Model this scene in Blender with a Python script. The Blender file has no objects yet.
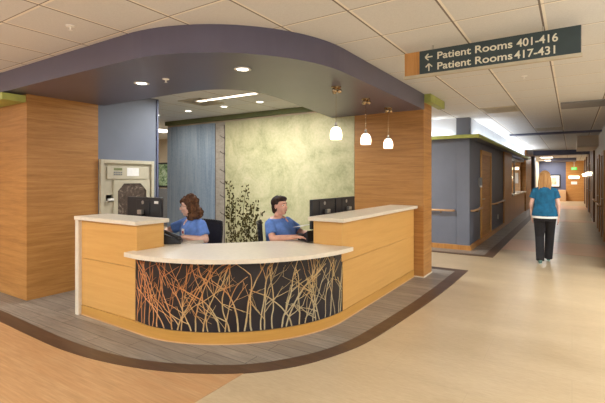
import bpy, bmesh, math, random
from mathutils import Vector, Matrix
random.seed(7)
PI = math.pi
COL = bpy.context.scene.collection
# ------------------------------------------------------------------ camera
sc = bpy.context.scene
F_PX, W_PX, H_PX = 416.0, 605.0, 403.0
YAW = math.atan(269.5 / F_PX)
cd = bpy.data.cameras.new('camera'); cam = bpy.data.objects.new('camera', cd); COL.objects.link(cam)
cd.sensor_width = 36; cd.lens = 36 * F_PX / W_PX; cd.shift_y = -23.5 / W_PX
cd.clip_start = 0.05; cd.clip_end = 200
cam.location = (0, 0, 1.49); cam.rotation_euler = (PI / 2, 0, YAW)
sc.camera = cam
sc.view_settings.view_transform = 'Standard'; sc.view_settings.look = 'None'
sc.view_settings.exposure = 0.0; sc.view_settings.gamma = 1; sc.view_settings.use_curve_mapping = False


# ------------------------------------------------------------------ materials
def srgb(c):
    return tuple(((v / 255) / 12.92 if v / 255 <= 0.04045 else ((v / 255 + 0.055) / 1.055) ** 2.4) for v in c) + (1,)


class NM:
    def __init__(s, name):
        s.m = bpy.data.materials.new(name); s.m.use_nodes = True
        s.t = s.m.node_tree; s.n = s.t.nodes; s.b = s.n['Principled BSDF']
        s.co = None

    def node(s, typ, **kw):
        n = s.n.new(typ)
        for k, v in kw.items():
            setattr(n, k, v)
        return n

    def link(s, a, b): s.t.links.new(a, b)

    def coords(s, scale=(1, 1, 1), rot=(0, 0, 0), loc=(0, 0, 0)):
        tc = s.node('ShaderNodeTexCoord'); mp = s.node('ShaderNodeMapping')
        mp.inputs['Scale'].default_value = scale; mp.inputs['Rotation'].default_value = rot; mp.inputs['Location'].default_value = loc
        s.link(tc.outputs['Object'], mp.inputs['Vector']); return mp.outputs['Vector']

    def noise(s, vec, scale=5, detail=4, rough=.55, dist=0):
        n = s.node('ShaderNodeTexNoise'); n.inputs['Scale'].default_value = scale; n.inputs['Detail'].default_value = detail
        n.inputs['Roughness'].default_value = rough; n.inputs['Distortion'].default_value = dist
        s.link(vec, n.inputs['Vector']); return n.outputs['Fac']

    def ramp(s, fac, stops, interp='LINEAR'):
        r = s.node('ShaderNodeValToRGB'); r.color_ramp.interpolation = interp
        e = r.color_ramp.elements
        while len(e) < len(stops): e.new(0.5)
        for i, (p, c) in enumerate(stops):
            e[i].position = p; e[i].color = srgb(c) if len(c) == 3 else c
        s.link(fac, r.inputs['Fac']); return r.outputs['Color']

    def mix(s, fac, a, b, mode='MIX'):
        m = s.node('ShaderNodeMix', data_type='RGBA', blend_type=mode)
        for k, v in ((0, fac), (6, a), (7, b)):
            if hasattr(v, 'is_linked') or isinstance(v, bpy.types.NodeSocket): s.link(v, m.inputs[k])
            elif k == 0: m.inputs[0].default_value = v
            else: m.inputs[k].default_value = srgb(v)
        return m.outputs[2]

    def math(s, op, a, b=None, c=None):
        m = s.node('ShaderNodeMath', operation=op)
        for i, v in enumerate((a, b, c)):
            if v is None: continue
            if isinstance(v, bpy.types.NodeSocket): s.link(v, m.inputs[i])
            else: m.inputs[i].default_value = v
        return m.outputs[0]

    def bump(s, fac, strength=.2, dist=.002):
        b = s.node('ShaderNodeBump'); b.inputs['Strength'].default_value = strength; b.inputs['Distance'].default_value = dist
        s.link(fac, b.inputs['Height']); s.link(b.outputs['Normal'], s.b.inputs['Normal'])

    def done(s, rough=.5, color=None, metal=0, spec=None, coat=0):
        if color is not None:
            if isinstance(color, bpy.types.NodeSocket): s.link(color, s.b.inputs['Base Color'])
            else: s.b.inputs['Base Color'].default_value = srgb(color)
        s.b.inputs['Roughness'].default_value = rough; s.b.inputs['Metallic'].default_value = metal
        if spec is not None: s.b.inputs['Specular IOR Level'].default_value = spec
        if coat: s.b.inputs['Coat Weight'].default_value = coat; s.b.inputs['Coat Roughness'].default_value = .15
        return s.m


def paint(name, c, rough=.6, var=.06, scale=3, metal=0, spec=None):
    m = NM(name); v = m.coords(); n = m.noise(v, scale, 5)
    lo = tuple(max(0, x * (1 - var)) for x in c); hi = tuple(min(255, x * (1 + var)) for x in c)
    return m.done(rough, m.ramp(n, [(.3, lo), (.7, hi)]), metal, spec)


def wood(name, dark, mid, light, axis='X', rough=.4, scale=1.0, panels=None, spec=.4):
    m = NM(name)
    st = {'X': (.7, 9, 16), 'Y': (9, .7, 16), 'Z': (9, 9, .7), 'XY': (.9, .9, 16)}[axis]
    v = m.coords(tuple(a * scale for a in st))
    n1 = m.noise(v, 1.6, 8, .62, .5)
    v2 = m.coords(tuple(a * scale * 4 for a in st)); n2 = m.noise(v2, 2.5, 5, .7)
    f = m.math('ADD', m.math('MULTIPLY', n1, .7), m.math('MULTIPLY', n2, .3))
    c = m.ramp(f, [(.33, dark), (.5, mid), (.68, light)])
    return m.done(rough, c, 0, spec)


def emis(name, c, strength, base=(240, 240, 235)):
    m = NM(name); m.b.inputs['Emission Color'].default_value = srgb(c); m.b.inputs['Emission Strength'].default_value = strength
    return m.done(.4, base)


M = {}
M['oak'] = wood('oak_veneer', (150, 101, 50), (175, 123, 65), (193, 142, 82), 'XY', .42)
M['oak_pale'] = wood('pale_oak_veneer', (190, 148, 106), (204, 162, 120), (216, 176, 134), 'XY', .45)
M['oak_trim'] = wood('oak_trim', (160, 108, 56), (186, 132, 72), (202, 150, 88), 'Z', .4)
M['maple'] = wood('maple_laminate', (200, 150, 80), (208, 158, 88), (214, 166, 96), 'XY', .38, .6)
M['maple_dark'] = wood('golden_maple', (184, 134, 62), (194, 144, 70), (204, 154, 78), 'XY', .38, .6)
M['walnut'] = wood('dark_walnut_veneer', (84, 54, 32), (106, 70, 42), (126, 86, 54), 'Z', .45)
M['cream'] = paint('cream_solid_surface', (224, 211, 190), .36, .02, 30)
M['cream_matte'] = paint('cream_enamel', (188, 178, 154), .5, .03, 8)
M['purple'] = paint('purple_grey_ceiling_paint', (92, 87, 104), .33, .03, 2, spec=.6)
M['blue'] = paint('slate_blue_wall_paint', (108, 113, 126), .55, .03, 2)
M['blue_dark'] = paint('deep_slate_paint', (84, 88, 112), .55, .03, 2)
M['beige_wall'] = paint('beige_wall_paint', (205, 186, 158), .6, .03, 2)
M['cove_glow_wall'] = paint('wall_paint_with_cove_glow', (214, 220, 228), .6, .02, 2)  # glow of the cove put into the colour of the upper wall
M['green'] = paint('olive_green_trim_paint', (168, 174, 92), .5, .05, 6)
M['green_dark'] = paint('dark_olive_trim_paint', (112, 118, 76), .6, .05, 6)
M['black_plastic'] = paint('black_plastic', (34, 32, 34), .4, .1, 20)
M['dark_screen'] = paint('dark_glossy_screen', (14, 15, 18), .12, .05, 5)
M['grey_plastic'] = paint('grey_plastic', (120, 120, 120), .4, .05, 20)
M['silver'] = paint('brushed_silver', (200, 196, 190), .3, .04, 40, metal=1)
M['brass'] = paint('warm_nickel', (190, 165, 130), .25, .04, 40, metal=1)
M['white'] = paint('white_plastic', (236, 234, 228), .35, .02, 20)
M['mesh_black'] = paint('black_mesh_fabric', (46, 44, 48), .8, .2, 200)
M['scrub'] = paint('blue_scrub_cotton', (98, 134, 204), .85, .1, 14)
M['teal'] = paint('teal_scrub_cotton', (16, 92, 128), .85, .12, 14)
M['black_cloth'] = paint('black_trouser_cotton', (24, 21, 24), .85, .15, 12)
M['skin'] = paint('skin', (228, 182, 162), .5, .05, 12)
M['skin_tan'] = paint('tanned_skin', (218, 164, 140), .5, .06, 12)
M['lip'] = paint('lips', (196, 118, 108), .4, .05, 30)
M['eye'] = paint('eye_white', (225, 220, 214), .3, .02, 30)
M['iris'] = paint('dark_iris', (40, 28, 22), .2, .05, 30)
M['hair_brown'] = wood('brown_curly_hair', (52, 30, 18), (84, 52, 30), (122, 82, 50), 'Z', .8, 2)
M['hair_dark'] = wood('dark_short_hair', (30, 18, 14), (48, 30, 22), (76, 50, 36), 'Z', .8, 2)
M['hair_blond'] = wood('strawberry_blond_hair', (148, 104, 60), (182, 136, 84), (210, 168, 114), 'Z', .75, 2)
M['shoe'] = paint('green_grey_shoe', (74, 104, 98), .6, .1, 30)
M['sole'] = paint('pale_shoe_sole', (190, 200, 190), .6, .05, 30)
M['badge_red'] = paint('red_badge_mark', (170, 40, 60), .5, .05, 30)
M['sign_dark'] = paint('dark_green_sign_face', (52, 66, 68), .45, .04, 10)
M['sign_text'] = paint('cream_sign_lettering', (226, 222, 200), .5, .02, 10)
M['exit_green'] = emis('exit_sign_green', (40, 190, 70), 1.4, (30, 160, 60))
M['glass_frame'] = paint('aluminium_frame', (150, 146, 138), .35, .04, 20, metal=.6)
M['paper'] = paint('white_paper', (236, 232, 226), .7, .02, 30)
M['shade'] = emis('opal_glass_lit', (255, 236, 205), 2.6, (250, 240, 225))
M['lamp'] = emis('recessed_lamp_lit', (255, 246, 228), 9.0)
M['troffer'] = emis('troffer_lens_lit', (255, 240, 218), 5.0)
M['sconce'] = emis('sconce_glass_lit', (255, 238, 205), 5.0)
M['cove_led'] = emis('cove_tube_lit', (235, 240, 255), 9.0)
M['warm_lens'] = emis('warm_wall_lamp_lit', (255, 225, 180), 3.5)


def glass():
    m = NM('clear_glazing'); m.b.inputs['Transmission Weight'].default_value = 1.0; m.b.inputs['IOR'].default_value = 1.1
    return m.done(.02, (235, 242, 240))


M['glass'] = glass()


def ceiling_mat():
    m = NM('acoustic_tile_ceiling')
    tc = m.node('ShaderNodeTexCoord'); sp = m.node('ShaderNodeSeparateXYZ'); m.link(tc.outputs['Object'], sp.inputs[0])
    TX, TY = .607, .652
    u = m.math('DIVIDE', m.math('ADD', sp.outputs['X'], 1.403 + TX * 60), TX)
    v = m.math('DIVIDE', m.math('SUBTRACT', sp.outputs['Y'], 2.14 - TY * 60), TY)
    fu = m.math('FRACT', u); fv = m.math('FRACT', v)
    n = m.noise(tc.outputs['Object'], 90, 3, .7)
    wn = m.node('ShaderNodeTexWhiteNoise', noise_dimensions='2D'); cb = m.node('ShaderNodeCombineXYZ')
    m.link(m.math('FLOOR', u), cb.inputs[0]); m.link(m.math('FLOOR', v), cb.inputs[1]); m.link(cb.outputs[0], wn.inputs['Vector'])
    base = m.ramp(n, [(.3, (210, 210, 208)), (.7, (222, 222, 220))])
    base = m.mix(m.math('MULTIPLY', wn.outputs['Value'], .10), base, (205, 196, 182))
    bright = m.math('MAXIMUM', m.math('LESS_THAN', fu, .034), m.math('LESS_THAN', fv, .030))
    bar_shadow = m.math('MAXIMUM', m.math('GREATER_THAN', fu, .976), m.math('GREATER_THAN', fv, .988))  # shadow of the T-bars painted as a dark line beside them
    c = m.mix(bright, base, (240, 234, 222)); c = m.mix(bar_shadow, c, (120, 110, 100))
    return m.done(.75, c)


M['ceiling'] = ceiling_mat()


def plank_mat():
    m = NM('grey_wood_plank_vinyl')
    tc = m.node('ShaderNodeTexCoord')
    br = m.node('ShaderNodeTexBrick'); br.offset = .37
    br.inputs['Scale'].default_value = 1; br.inputs['Brick Width'].default_value = 1.1; br.inputs['Row Height'].default_value = .15
    br.inputs['Mortar Size'].default_value = .003; br.inputs['Color1'].default_value = (0, 0, 0, 1); br.inputs['Color2'].default_value = (1, 1, 1, 1)
    br.inputs['Mortar'].default_value = (0, 0, 0, 1); br.inputs['Bias'].default_value = 0
    m.link(tc.outputs['Object'], br.inputs['Vector'])
    v = m.coords((1.2, 16, 1)); n = m.noise(v, 2.2, 7, .65, .6)
    v2 = m.coords((5, 70, 1)); n2 = m.noise(v2, 2, 4, .6)
    f = m.math('ADD', m.math('MULTIPLY', n, .75), m.math('MULTIPLY', n2, .25))
    base = m.ramp(f, [(.34, (112, 102, 92)), (.5, (142, 132, 120)), (.68, (172, 162, 148))])
    c = m.mix(m.math('MULTIPLY', br.outputs['Color'], .55), base, (100, 88, 78))
    c = m.mix(br.outputs['Fac'], c, (62, 52, 44))
    return m.done(.36, c, 0, .4)


M['plank'] = plank_mat()


def orange_mat():
    m = NM('orange_beech_sheet_vinyl')
    tc = m.node('ShaderNodeTexCoord')
    br = m.node('ShaderNodeTexBrick'); br.offset = .41
    br.inputs['Scale'].default_value = 1; br.inputs['Brick Width'].default_value = .9; br.inputs['Row Height'].default_value = .075
    br.inputs['Mortar Size'].default_value = .001; br.inputs['Color1'].default_value = (0, 0, 0, 1); br.inputs['Color2'].default_value = (1, 1, 1, 1)
    br.inputs['Mortar'].default_value = (.3, .3, .3, 1)
    m.link(tc.outputs['Object'], br.inputs['Vector'])
    n = m.noise(m.coords((1.5, 22, 1)), 2.5, 7, .6, .4)
    base = m.ramp(n, [(.3, (160, 122, 82)), (.5, (176, 137, 96)), (.7, (190, 152, 111))])
    c = m.mix(m.math('MULTIPLY', br.outputs['Color'], .28), base, (178, 124, 76))
    return m.done(.34, c, 0, .4)


M['orange'] = orange_mat()


def beige_mat(name, a, b, c_):
    m = NM(name)
    n = m.noise(m.coords((.5, 1.6, 1)), 1.3, 6, .6); n2 = m.noise(m.coords((1, 4, 1)), 14, 4, .6)
    f = m.math('ADD', m.math('MULTIPLY', n, .6), m.math('MULTIPLY', n2, .4))
    base = m.ramp(f, [(.35, a), (.5, b), (.65, c_)])
    tc = m.node('ShaderNodeTexCoord'); br = m.node('ShaderNodeTexBrick'); br.offset = .5
    br.inputs['Scale'].default_value = 1; br.inputs['Brick Width'].default_value = 1.22; br.inputs['Row Height'].default_value = .61
    br.inputs['Mortar Size'].default_value = .0015; m.link(tc.outputs['Object'], br.inputs['Vector'])
    c = m.mix(m.math('MULTIPLY', br.outputs['Fac'], .35), base, tuple(v * .8 for v in b))
    return m.done(.3, c, 0, .45)


M['beige'] = beige_mat('beige_linoleum', (168, 146, 114), (179, 157, 125), (189, 168, 136))
M['salmon'] = beige_mat('salmon_linoleum', (188, 146, 114), (196, 154, 122), (204, 162, 130))
M['strip'] = wood('dark_brown_border_vinyl', (66, 46, 34), (80, 58, 42), (96, 72, 54), 'X', .38)


def mural_mat(name, cols, axis_stretch=(1, 1, 1), scale=2.0):
    m = NM(name)
    v = m.coords(axis_stretch); n = m.noise(v, scale, 9, .68, .9)
    n2 = m.noise(m.coords((1, 1, 1)), 26, 6, .7)
    f = m.math('ADD', m.math('MULTIPLY', n, .7), m.math('MULTIPLY', n2, .3))
    return m.done(.6, m.ramp(f, cols))


M['mural_green'] = mural_mat('green_gold_mural', [(.34, (160, 158, 116)), (.45, (188, 184, 140)), (.55, (204, 198, 156)), (.66, (218, 206, 170))])
M['mural_blue'] = mural_mat('blue_grain_mural', [(.35, (122, 142, 164)), (.5, (154, 171, 188)), (.68, (180, 192, 200))], (4, 4, .2))
M['mural_birch'] = mural_mat('birch_bark_mural', [(.3, (150, 140, 128)), (.5, (176, 166, 152)), (.7, (196, 186, 170))], (3, 3, 8))
M['leaf'] = paint('olive_brown_leaf_print', (84, 74, 36), .6, .2, 30)
M['bark'] = paint('dark_bark_print', (92, 82, 74), .6, .15, 30)


def branch_mat():
    m = NM('copper_and_cream_branch_inlay')
    tc = m.node('ShaderNodeTexCoord'); sp = m.node('ShaderNodeSeparateXYZ'); m.link(tc.outputs['Object'], sp.inputs[0])
    n = m.noise(tc.outputs['Object'], 5, 3, .6)
    g = m.math('ADD', m.math('MULTIPLY', m.math('ADD', sp.outputs['X'], .6), .45), m.math('MULTIPLY', m.math('SUBTRACT', .42, sp.outputs['Z']), .55))
    f = m.math('MULTIPLY', m.math('ADD', g, n), .75)
    c = m.ramp(f, [(.36, (194, 130, 80)), (.6, (198, 142, 86)), (.78, (194, 166, 116)), (.95, (182, 166, 130))])
    return m.done(.5, c)


M['branch'] = branch_mat()
M['panel_dark'] = paint('dark_brown_glass_panel', (34, 28, 32), .3, .1, 4)


def picture_mat(name, stops, scale=4):
    m = NM(name); n = m.noise(m.coords(), scale, 5, .6, 1.5)
    return m.done(.4, m.ramp(n, stops))


M['art_far'] = picture_mat('warm_abstract_print', [(.35, (200, 130, 90)), (.5, (230, 205, 170)), (.65, (120, 70, 50))], 3)
M['art_gap'] = picture_mat('green_foliage_print', [(.35, (60, 90, 60)), (.5, (150, 175, 130)), (.65, (210, 215, 190))], 6)
M['carrier_dark'] = picture_mat('dark_carrier_mesh', [(.35, (52, 40, 34)), (.55, (86, 70, 60)), (.68, (150, 136, 122))], 9)


# ------------------------------------------------------------------ mesh helpers
class MB:
    def __init__(s): s.b = bmesh.new()

    def box(s, x0, x1, y0, y1, z0, z1):
        vs = [s.b.verts.new((x, y, z)) for z in (z0, z1) for x, y in ((x0, y0), (x1, y0), (x1, y1), (x0, y1))]
        for f in ((3, 2, 1, 0), (4, 5, 6, 7), (0, 1, 5, 4), (1, 2, 6, 5), (2, 3, 7, 6), (3, 0, 4, 7)): s.b.faces.new([vs[i] for i in f])
        return s

    def prism(s, poly, z0, z1):
        a = [s.b.verts.new((x, y, z0)) for x, y in poly]; c = [s.b.verts.new((x, y, z1)) for x, y in poly]
        s.b.faces.new(list(reversed(a))); s.b.faces.new(c)
        for i in range(len(poly)):
            j = (i + 1) % len(poly); s.b.faces.new([a[i], a[j], c[j], c[i]])
        return s

    def prism_x(s, poly, x0, x1):   # poly in (y,z), extruded along x
        a = [s.b.verts.new((x0, y, z)) for y, z in poly]; c = [s.b.verts.new((x1, y, z)) for y, z in poly]
        s.b.faces.new(a); s.b.faces.new(list(reversed(c)))
        for i in range(len(poly)):
            j = (i + 1) % len(poly); s.b.faces.new([a[j], a[i], c[i], c[j]])
        return s

    def cone(s, p0, p1, r0, r1, seg=16):
        p0, p1 = Vector(p0), Vector(p1); d = p1 - p0
        mt = Matrix.Translation((p0 + p1) / 2) @ d.to_track_quat('Z', 'Y').to_matrix().to_4x4()
        bmesh.ops.create_cone(s.b, cap_ends=True, segments=seg, radius1=r0, radius2=r1, depth=d.length, matrix=mt); return s

    def ball(s, c, r, rot=None, seg=16):
        if not hasattr(r, '__len__'): r = (r, r, r)
        mt = Matrix.Translation(c) @ (rot.to_4x4() if rot is not None else Matrix.Identity(4)) @ Matrix.Diagonal((*r, 1))
        bmesh.ops.create_uvsphere(s.b, u_segments=seg, v_segments=max(6, seg * 2 // 3), radius=1, matrix=mt); return s

    def cap(s, p0, p1, r0, r1, seg=12):
        s.cone(p0, p1, r0, r1, seg); s.ball(p0, r0, None, seg); s.ball(p1, r1, None, seg); return s

    def tube(s, pts, r, seg=8):
        for a, b in zip(pts, pts[1:]): s.cone(a, b, r, r, seg)
        for p in pts[1:-1]: s.ball(p, r, None, seg)
        return s

    def lathe(s, prof, c=(0, 0), seg=32):
        rings = []
        for r, z in prof:
            if r < 1e-5: rings.append([s.b.verts.new((c[0], c[1], z))])
            else: rings.append([s.b.verts.new((c[0] + r * math.cos(2 * PI * k / seg), c[1] + r * math.sin(2 * PI * k / seg), z)) for k in range(seg)])
        for a, b in zip(rings, rings[1:]):
            for k in range(seg):
                l = (k + 1) % seg
                if len(a) == 1 and len(b) == 1: continue
                if len(a) == 1: s.b.faces.new([a[0], b[l], b[k]])
                elif len(b) == 1: s.b.faces.new([a[k], a[l], b[0]])
                else: s.b.faces.new([a[k], a[l], b[l], b[k]])
        return s

    def loft(s, rings, seg=24):   # ring = (centre, rx, ry, tilt about x)
        R = []
        for c, rx, ry, *tl in rings:
            mt = Matrix.Rotation(tl[0] if tl else 0, 3, 'X')
            R.append([s.b.verts.new(Vector(c) + mt @ Vector((rx * math.cos(2 * PI * k / seg), ry * math.sin(2 * PI * k / seg), 0))) for k in range(seg)])
        for a, b in zip(R, R[1:]):
            for k in range(seg): s.b.faces.new([a[k], a[(k + 1) % seg], b[(k + 1) % seg], b[k]])
        s.b.faces.new(list(reversed(R[0]))); s.b.faces.new(R[-1]); return s

    def wallpath(s, path, z0, z1, th):   # extrude a plan path; thickness inward (to the left of travel if th>0)
        outer = path; inner = offset(path, th)
        n = len(path)
        V = [[s.b.verts.new((p[0], p[1], z)) for p in q] for q in (outer, inner) for z in (z0, z1)]
        o0, o1, i0, i1 = V
        for k in range(n - 1):
            s.b.faces.new([o0[k], o0[k + 1], o1[k + 1], o1[k]]); s.b.faces.new([i0[k + 1], i0[k], i1[k], i1[k + 1]])
            s.b.faces.new([o1[k], o1[k + 1], i1[k + 1], i1[k]]); s.b.faces.new([o0[k + 1], o0[k], i0[k], i0[k + 1]])
        for k in (0, n - 1): s.b.faces.new([o0[k], o1[k], i1[k], i0[k]])
        return s

    def build(s, name, mat, parent=None, bevel=0, smooth=False, world=True):
        if parent is not None and world:
            bmesh.ops.translate(s.b, verts=s.b.verts, vec=-origin(parent))
        bmesh.ops.recalc_face_normals(s.b, faces=s.b.faces)
        me = bpy.data.meshes.new(name); s.b.to_mesh(me); s.b.free()
        me.materials.append(mat)
        o = bpy.data.objects.new(name, me); COL.objects.link(o)
        if parent is not None: o.parent = parent
        if bevel:
            b = o.modifiers.new('bevel', 'BEVEL'); b.width = bevel; b.segments = 2; b.limit_method = 'ANGLE'; b.angle_limit = .6
        if smooth:
            for p in me.polygons: p.use_smooth = True
        return o


def origin(o):
    v = Vector((0, 0, 0))
    while o is not None: v += o.location; o = o.parent
    return v


def offset(path, d):
    out = []
    n = len(path)
    for i in range(n):
        a = Vector(path[max(0, i - 1)]); c = Vector(path[min(n - 1, i + 1)])
        t = (c - a).normalized(); nn = Vector((-t.y, t.x))
        out.append((path[i][0] + nn.x * d, path[i][1] + nn.y * d))
    return out


def tag(o, label=None, cat=None, group=None, kind=None):
    if label: o['label'] = label
    if cat: o['category'] = cat
    if group: o['group'] = group
    if kind: o['kind'] = kind
    return o


def thing(name, loc, label, cat, group=None, rz=0):
    o = bpy.data.objects.new(name, None); COL.objects.link(o); o.empty_display_size = .1
    o.location = loc; o.rotation_euler = (0, 0, rz); return tag(o, label, cat, group)


def copy_tree(o, parent=None):
    c = o.copy(); COL.objects.link(c)
    if parent is not None: c.parent = parent
    for ch in [x for x in bpy.data.objects if x.parent == o]: copy_tree(ch, c)
    return c


def struct(name, mb, mat, bevel=0, smooth=False, label=None):
    o = mb.build(name, mat, None, bevel, smooth); o['kind'] = 'structure'
    o['label'] = label or STRUCT_LABEL.get(name, name.replace('_', ' ') + ' of the hospital lobby'); o['category'] = name.split('_')[0].split('.')[0]
    return o


STRUCT_LABEL = {}


def superarc(cx, cy, a, b, n, k=24):   # from (cx, cy-b) round to (cx+a, cy)
    out = []
    for i in range(k + 1):
        t = PI / 2 * i / k
        out.append((cx + a * math.sin(t) ** (2 / n), cy - b * math.cos(t) ** (2 / n)))
    return out


def smooth_pts(pts, k=6):
    out = []
    P = [pts[0]] + list(pts) + [pts[-1]]
    for i in range(1, len(P) - 2):
        p0, p1, p2, p3 = (Vector(P[i + j]) for j in (-1, 0, 1, 2))
        for s in range(k):
            t = s / k
            q = .5 * ((2 * p1) + (-p0 + p2) * t + (2 * p0 - 5 * p1 + 4 * p2 - p3) * t * t + (-p0 + 3 * p1 - 3 * p2 + p3) * t ** 3)
            out.append(tuple(q))
    out.append(tuple(pts[-1])); return out


# ------------------------------------------------------------------ floor
CZ = 2.74; SZ = 2.51
struct('floor', MB().box(-13, 4.5, -5, 34, -.1, 0), M['beige'], label='beige sheet linoleum floor of lobby and corridor')
s_out = [(-13, 1.92), (-5.2, 1.92), (-4.2, 1.89), (-3.7, 1.89), (-3.2, 1.945), (-2.75, 2.06), (-2.37, 2.23), (-2.06, 2.45), (-1.81, 2.76), (-1.64, 3.15), (-1.55, 3.52), (-1.49, 4.16), (-1.43, 5.1), (-1.40, 6.0), (-1.40, 7.06)]
s_in = [(-13, 2.09), (-5.3, 2.08), (-4.2, 2.04), (-3.7, 2.04), (-3.3, 2.07), (-2.86, 2.17), (-2.5, 2.33), (-2.17, 2.55), (-1.93, 2.86), (-1.77, 3.2), (-1.69, 3.58), (-1.63, 4.3), (-1.59, 5.1), (-1.57, 6.0), (-1.57, 6.89)]
so = [s_out[0]] + smooth_pts(s_out[1:-1]) + [s_out[-1]]
si = [s_in[0]] + smooth_pts(s_in[1:-1]) + [s_in[-1]]
struct('floor_plank', MB().prism(si + [(-13, 6.89)], 0, .004), M['plank'], label='grey wood-look plank vinyl around the reception desk')
struct('floor_strip', MB().prism(so + [(-13, 7.06), (-13, 6.89)] + [si[-1]] + list(reversed(si[:-1])), 0, .005), M['strip'],
       label='dark brown curved border around the grey planks')
orange = [(-13, -5), (-2.1, -5)]
cut = [p for p in so if p[0] < -2.1]
orange += [(-2.1, 2.42)] + list(reversed(cut))
struct('floor_orange', MB().prism(orange, 0, .003), M['orange'], label='orange beech-look vinyl floor in front of desk')
struct('floor_band', MB().box(-1.24, .65, 9.6, 11.3, 0, .003), M['salmon'], label='salmon band of floor behind the walking woman')
struct('floor_band', MB().box(-1.24, .65, 16.7, 17.6, 0, .003), M['salmon'], label='narrow salmon floor band further down corridor')
struct('floor_band', MB().box(-1.24, .65, 23.5, 26.5, 0, .003), M['salmon'], label='salmon floor band near far wall')
# corridor border
struct('floor_plank', MB().box(-1.78, -1.42, 8.62, 30, 0, .004), M['plank'], label='grey plank vinyl beside the corridor wall')
struct('floor_plank', MB().box(-13, -1.78, 8.62, 9.05, 0, .004), M['plank'], label='grey plank vinyl along the slate blue wall')
struct('floor_strip', MB().prism([(-13, 8.46), (-1.24, 8.46), (-1.24, 30), (-1.42, 30), (-1.42, 8.62), (-13, 8.62)], 0, .005), M['strip'],
       label='dark brown border along corridor planks')

# ------------------------------------------------------------------ ceiling
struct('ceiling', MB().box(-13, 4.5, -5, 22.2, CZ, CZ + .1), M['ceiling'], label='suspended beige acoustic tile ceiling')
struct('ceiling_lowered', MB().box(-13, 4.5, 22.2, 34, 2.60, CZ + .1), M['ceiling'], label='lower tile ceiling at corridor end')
so_out = [(-13, 2.2)] + superarc(-3.25, 3.6, 1.4, 1.4, 2.05) + [(-1.85, 6.2)]
so_in = [(-3.42, 6.2)] + list(reversed(smooth_pts([(-4.1, 3.4), (-3.62, 3.43), (-3.32, 3.57), (-3.13, 3.9), (-3.16, 4.4), (-3.24, 5.0), (-3.34, 5.7), (-3.42, 6.2)])[:-1])) + [(-13, 3.4)]
so_poly = so_out + so_in
struct('ceiling_soffit_beam', MB().prism(so_poly, SZ, CZ), M['purple'], label='curved purple-grey dropped ceiling band over the reception desk')
struct('ceiling_beam', MB().box(-1.5, 4.5, 13.2, 13.5, 2.70, CZ), M['blue_dark'], label='thin dark beam crossing corridor ceiling')
struct('ceiling_beam', MB().box(-1.5, .65, 21.9, 22.2, 2.53, CZ), M['blue_dark'], label='thicker slate beam further down corridor')
struct('ceiling_beam', MB().box(-1.0, .2, 27.0, 29.5, 2.46, 2.6), M['blue_dark'], label='dark rectangular bulkhead before far wall')
struct('ceiling_trim', MB().box(-.16, 4.5, 8.12, 8.75, 2.715, CZ), M['grey_plastic'], label='grey strip across corridor ceiling')
struct('ceiling_beam', MB().box(.13, .65, 14.85, 17.5, 2.42, CZ), M['beige_wall'], label='beige boxed bulkhead above corridor doors')

# ------------------------------------------------------------------ walls
struct('wall_left', MB().box(-13, -5.54, 2.41, 3.316, 0, SZ), M['oak'], label='oak veneer wall block at the left of the desk')
struct('wall_station', MB().box(-6.6, -5.54, 3.316, 4.30, 0, CZ), M['blue'], label='slate blue wall holding the tube station')
struct('trim_1', MB().box(-5.60, -5.525, 4.28, 4.315, 0, CZ), M['blue_dark'], label='dark corner guard of blue wall')
struct('wall_back', MB().box(-7.62, -2.99, 6.2, 6.6, 0, CZ), M['beige_wall'], label='back wall of the nurse station under the mural')
struct('pillar', MB().box(-2.99, -1.855, 6.18, 6.60, 0, CZ), M['oak'], bevel=.004, label='oak veneer pillar at the right end of the desk')
struct('baseboard_pillar', MB().box(-3.0, -1.845, 6.17, 6.61, 0, .02), M['cream'], label='thin cream base strip of oak pillar')
struct('trim_2', MB().box(-6.6, -3.42, 6.12, 6.2, 2.655, CZ).box(-7.62, -6.6, 6.12, 6.2, 2.655, CZ), M['green_dark'], label='dark olive cornice above the mural')
struct('trim_3', MB().box(-1.855, -1.755, 6.22, 7.0, 2.62, CZ).box(-2.0, -1.755, 6.20, 6.24, 2.62, CZ), M['green'], label='olive green ceiling trim on oak pillar')
struct('trim_4', MB().box(-13, -5.56, 2.16, 2.41, 2.41, 2.49), M['green'], label='olive green shelf trim on oak wall')
struct('wall_corridor_left', MB().box(-2.6, -1.78, 9.05, 14.1, 0, CZ).box(-13, -2.6, 9.05, 9.3, 0, CZ), M['blue'], label='slate blue wall at start of corridor')
struct('column', MB().box(-2.02, -1.765, 9.03, 9.2, 0, CZ), M['blue'], bevel=.005, label='slate blue corner column of corridor')
struct('wall_cove', MB().box(-1.79, -1.772, 9.06, 14.1, 2.36, CZ).box(-2.6, -2.03, 9.035, 9.06, 2.36, CZ).box(-1.79, -1.772, 14.1, 21, 2.36, CZ), M['cove_glow_wall'], label='upper wall with the cove glow painted in')
struct('baseboard_corridor', MB().prism([(-13, 9.0), (-1.73, 9.0), (-1.73, 14.1), (-1.78, 14.1), (-1.78, 9.05), (-13, 9.05)], 0, .1), M['oak_trim'], label='oak baseboard of slate blue wall')
struct('trim_5', MB().prism([(-13, 8.85), (-1.55, 8.85), (-1.55, 21), (-1.60, 21), (-1.60, 8.9), (-13, 8.9)], 2.30, 2.37),
       M['green'], label='bright olive green cove ledge along blue wall')
struct('trim_8', MB().prism([(-13, 8.9), (-1.6, 8.9), (-1.6, 21), (-1.78, 21), (-1.78, 9.05), (-13, 9.05)], 2.30, 2.31), M['blue'], label='slate underside of olive cove ledge')
led = struct('trim_6', MB().box(-1.74, -1.70, 9.3, 20.9, 2.312, 2.335).box(-6, -2.1, 8.93, 8.97, 2.312, 2.335), M['cove_led'], label='lit tube lights lying in cove ledge')
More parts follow.
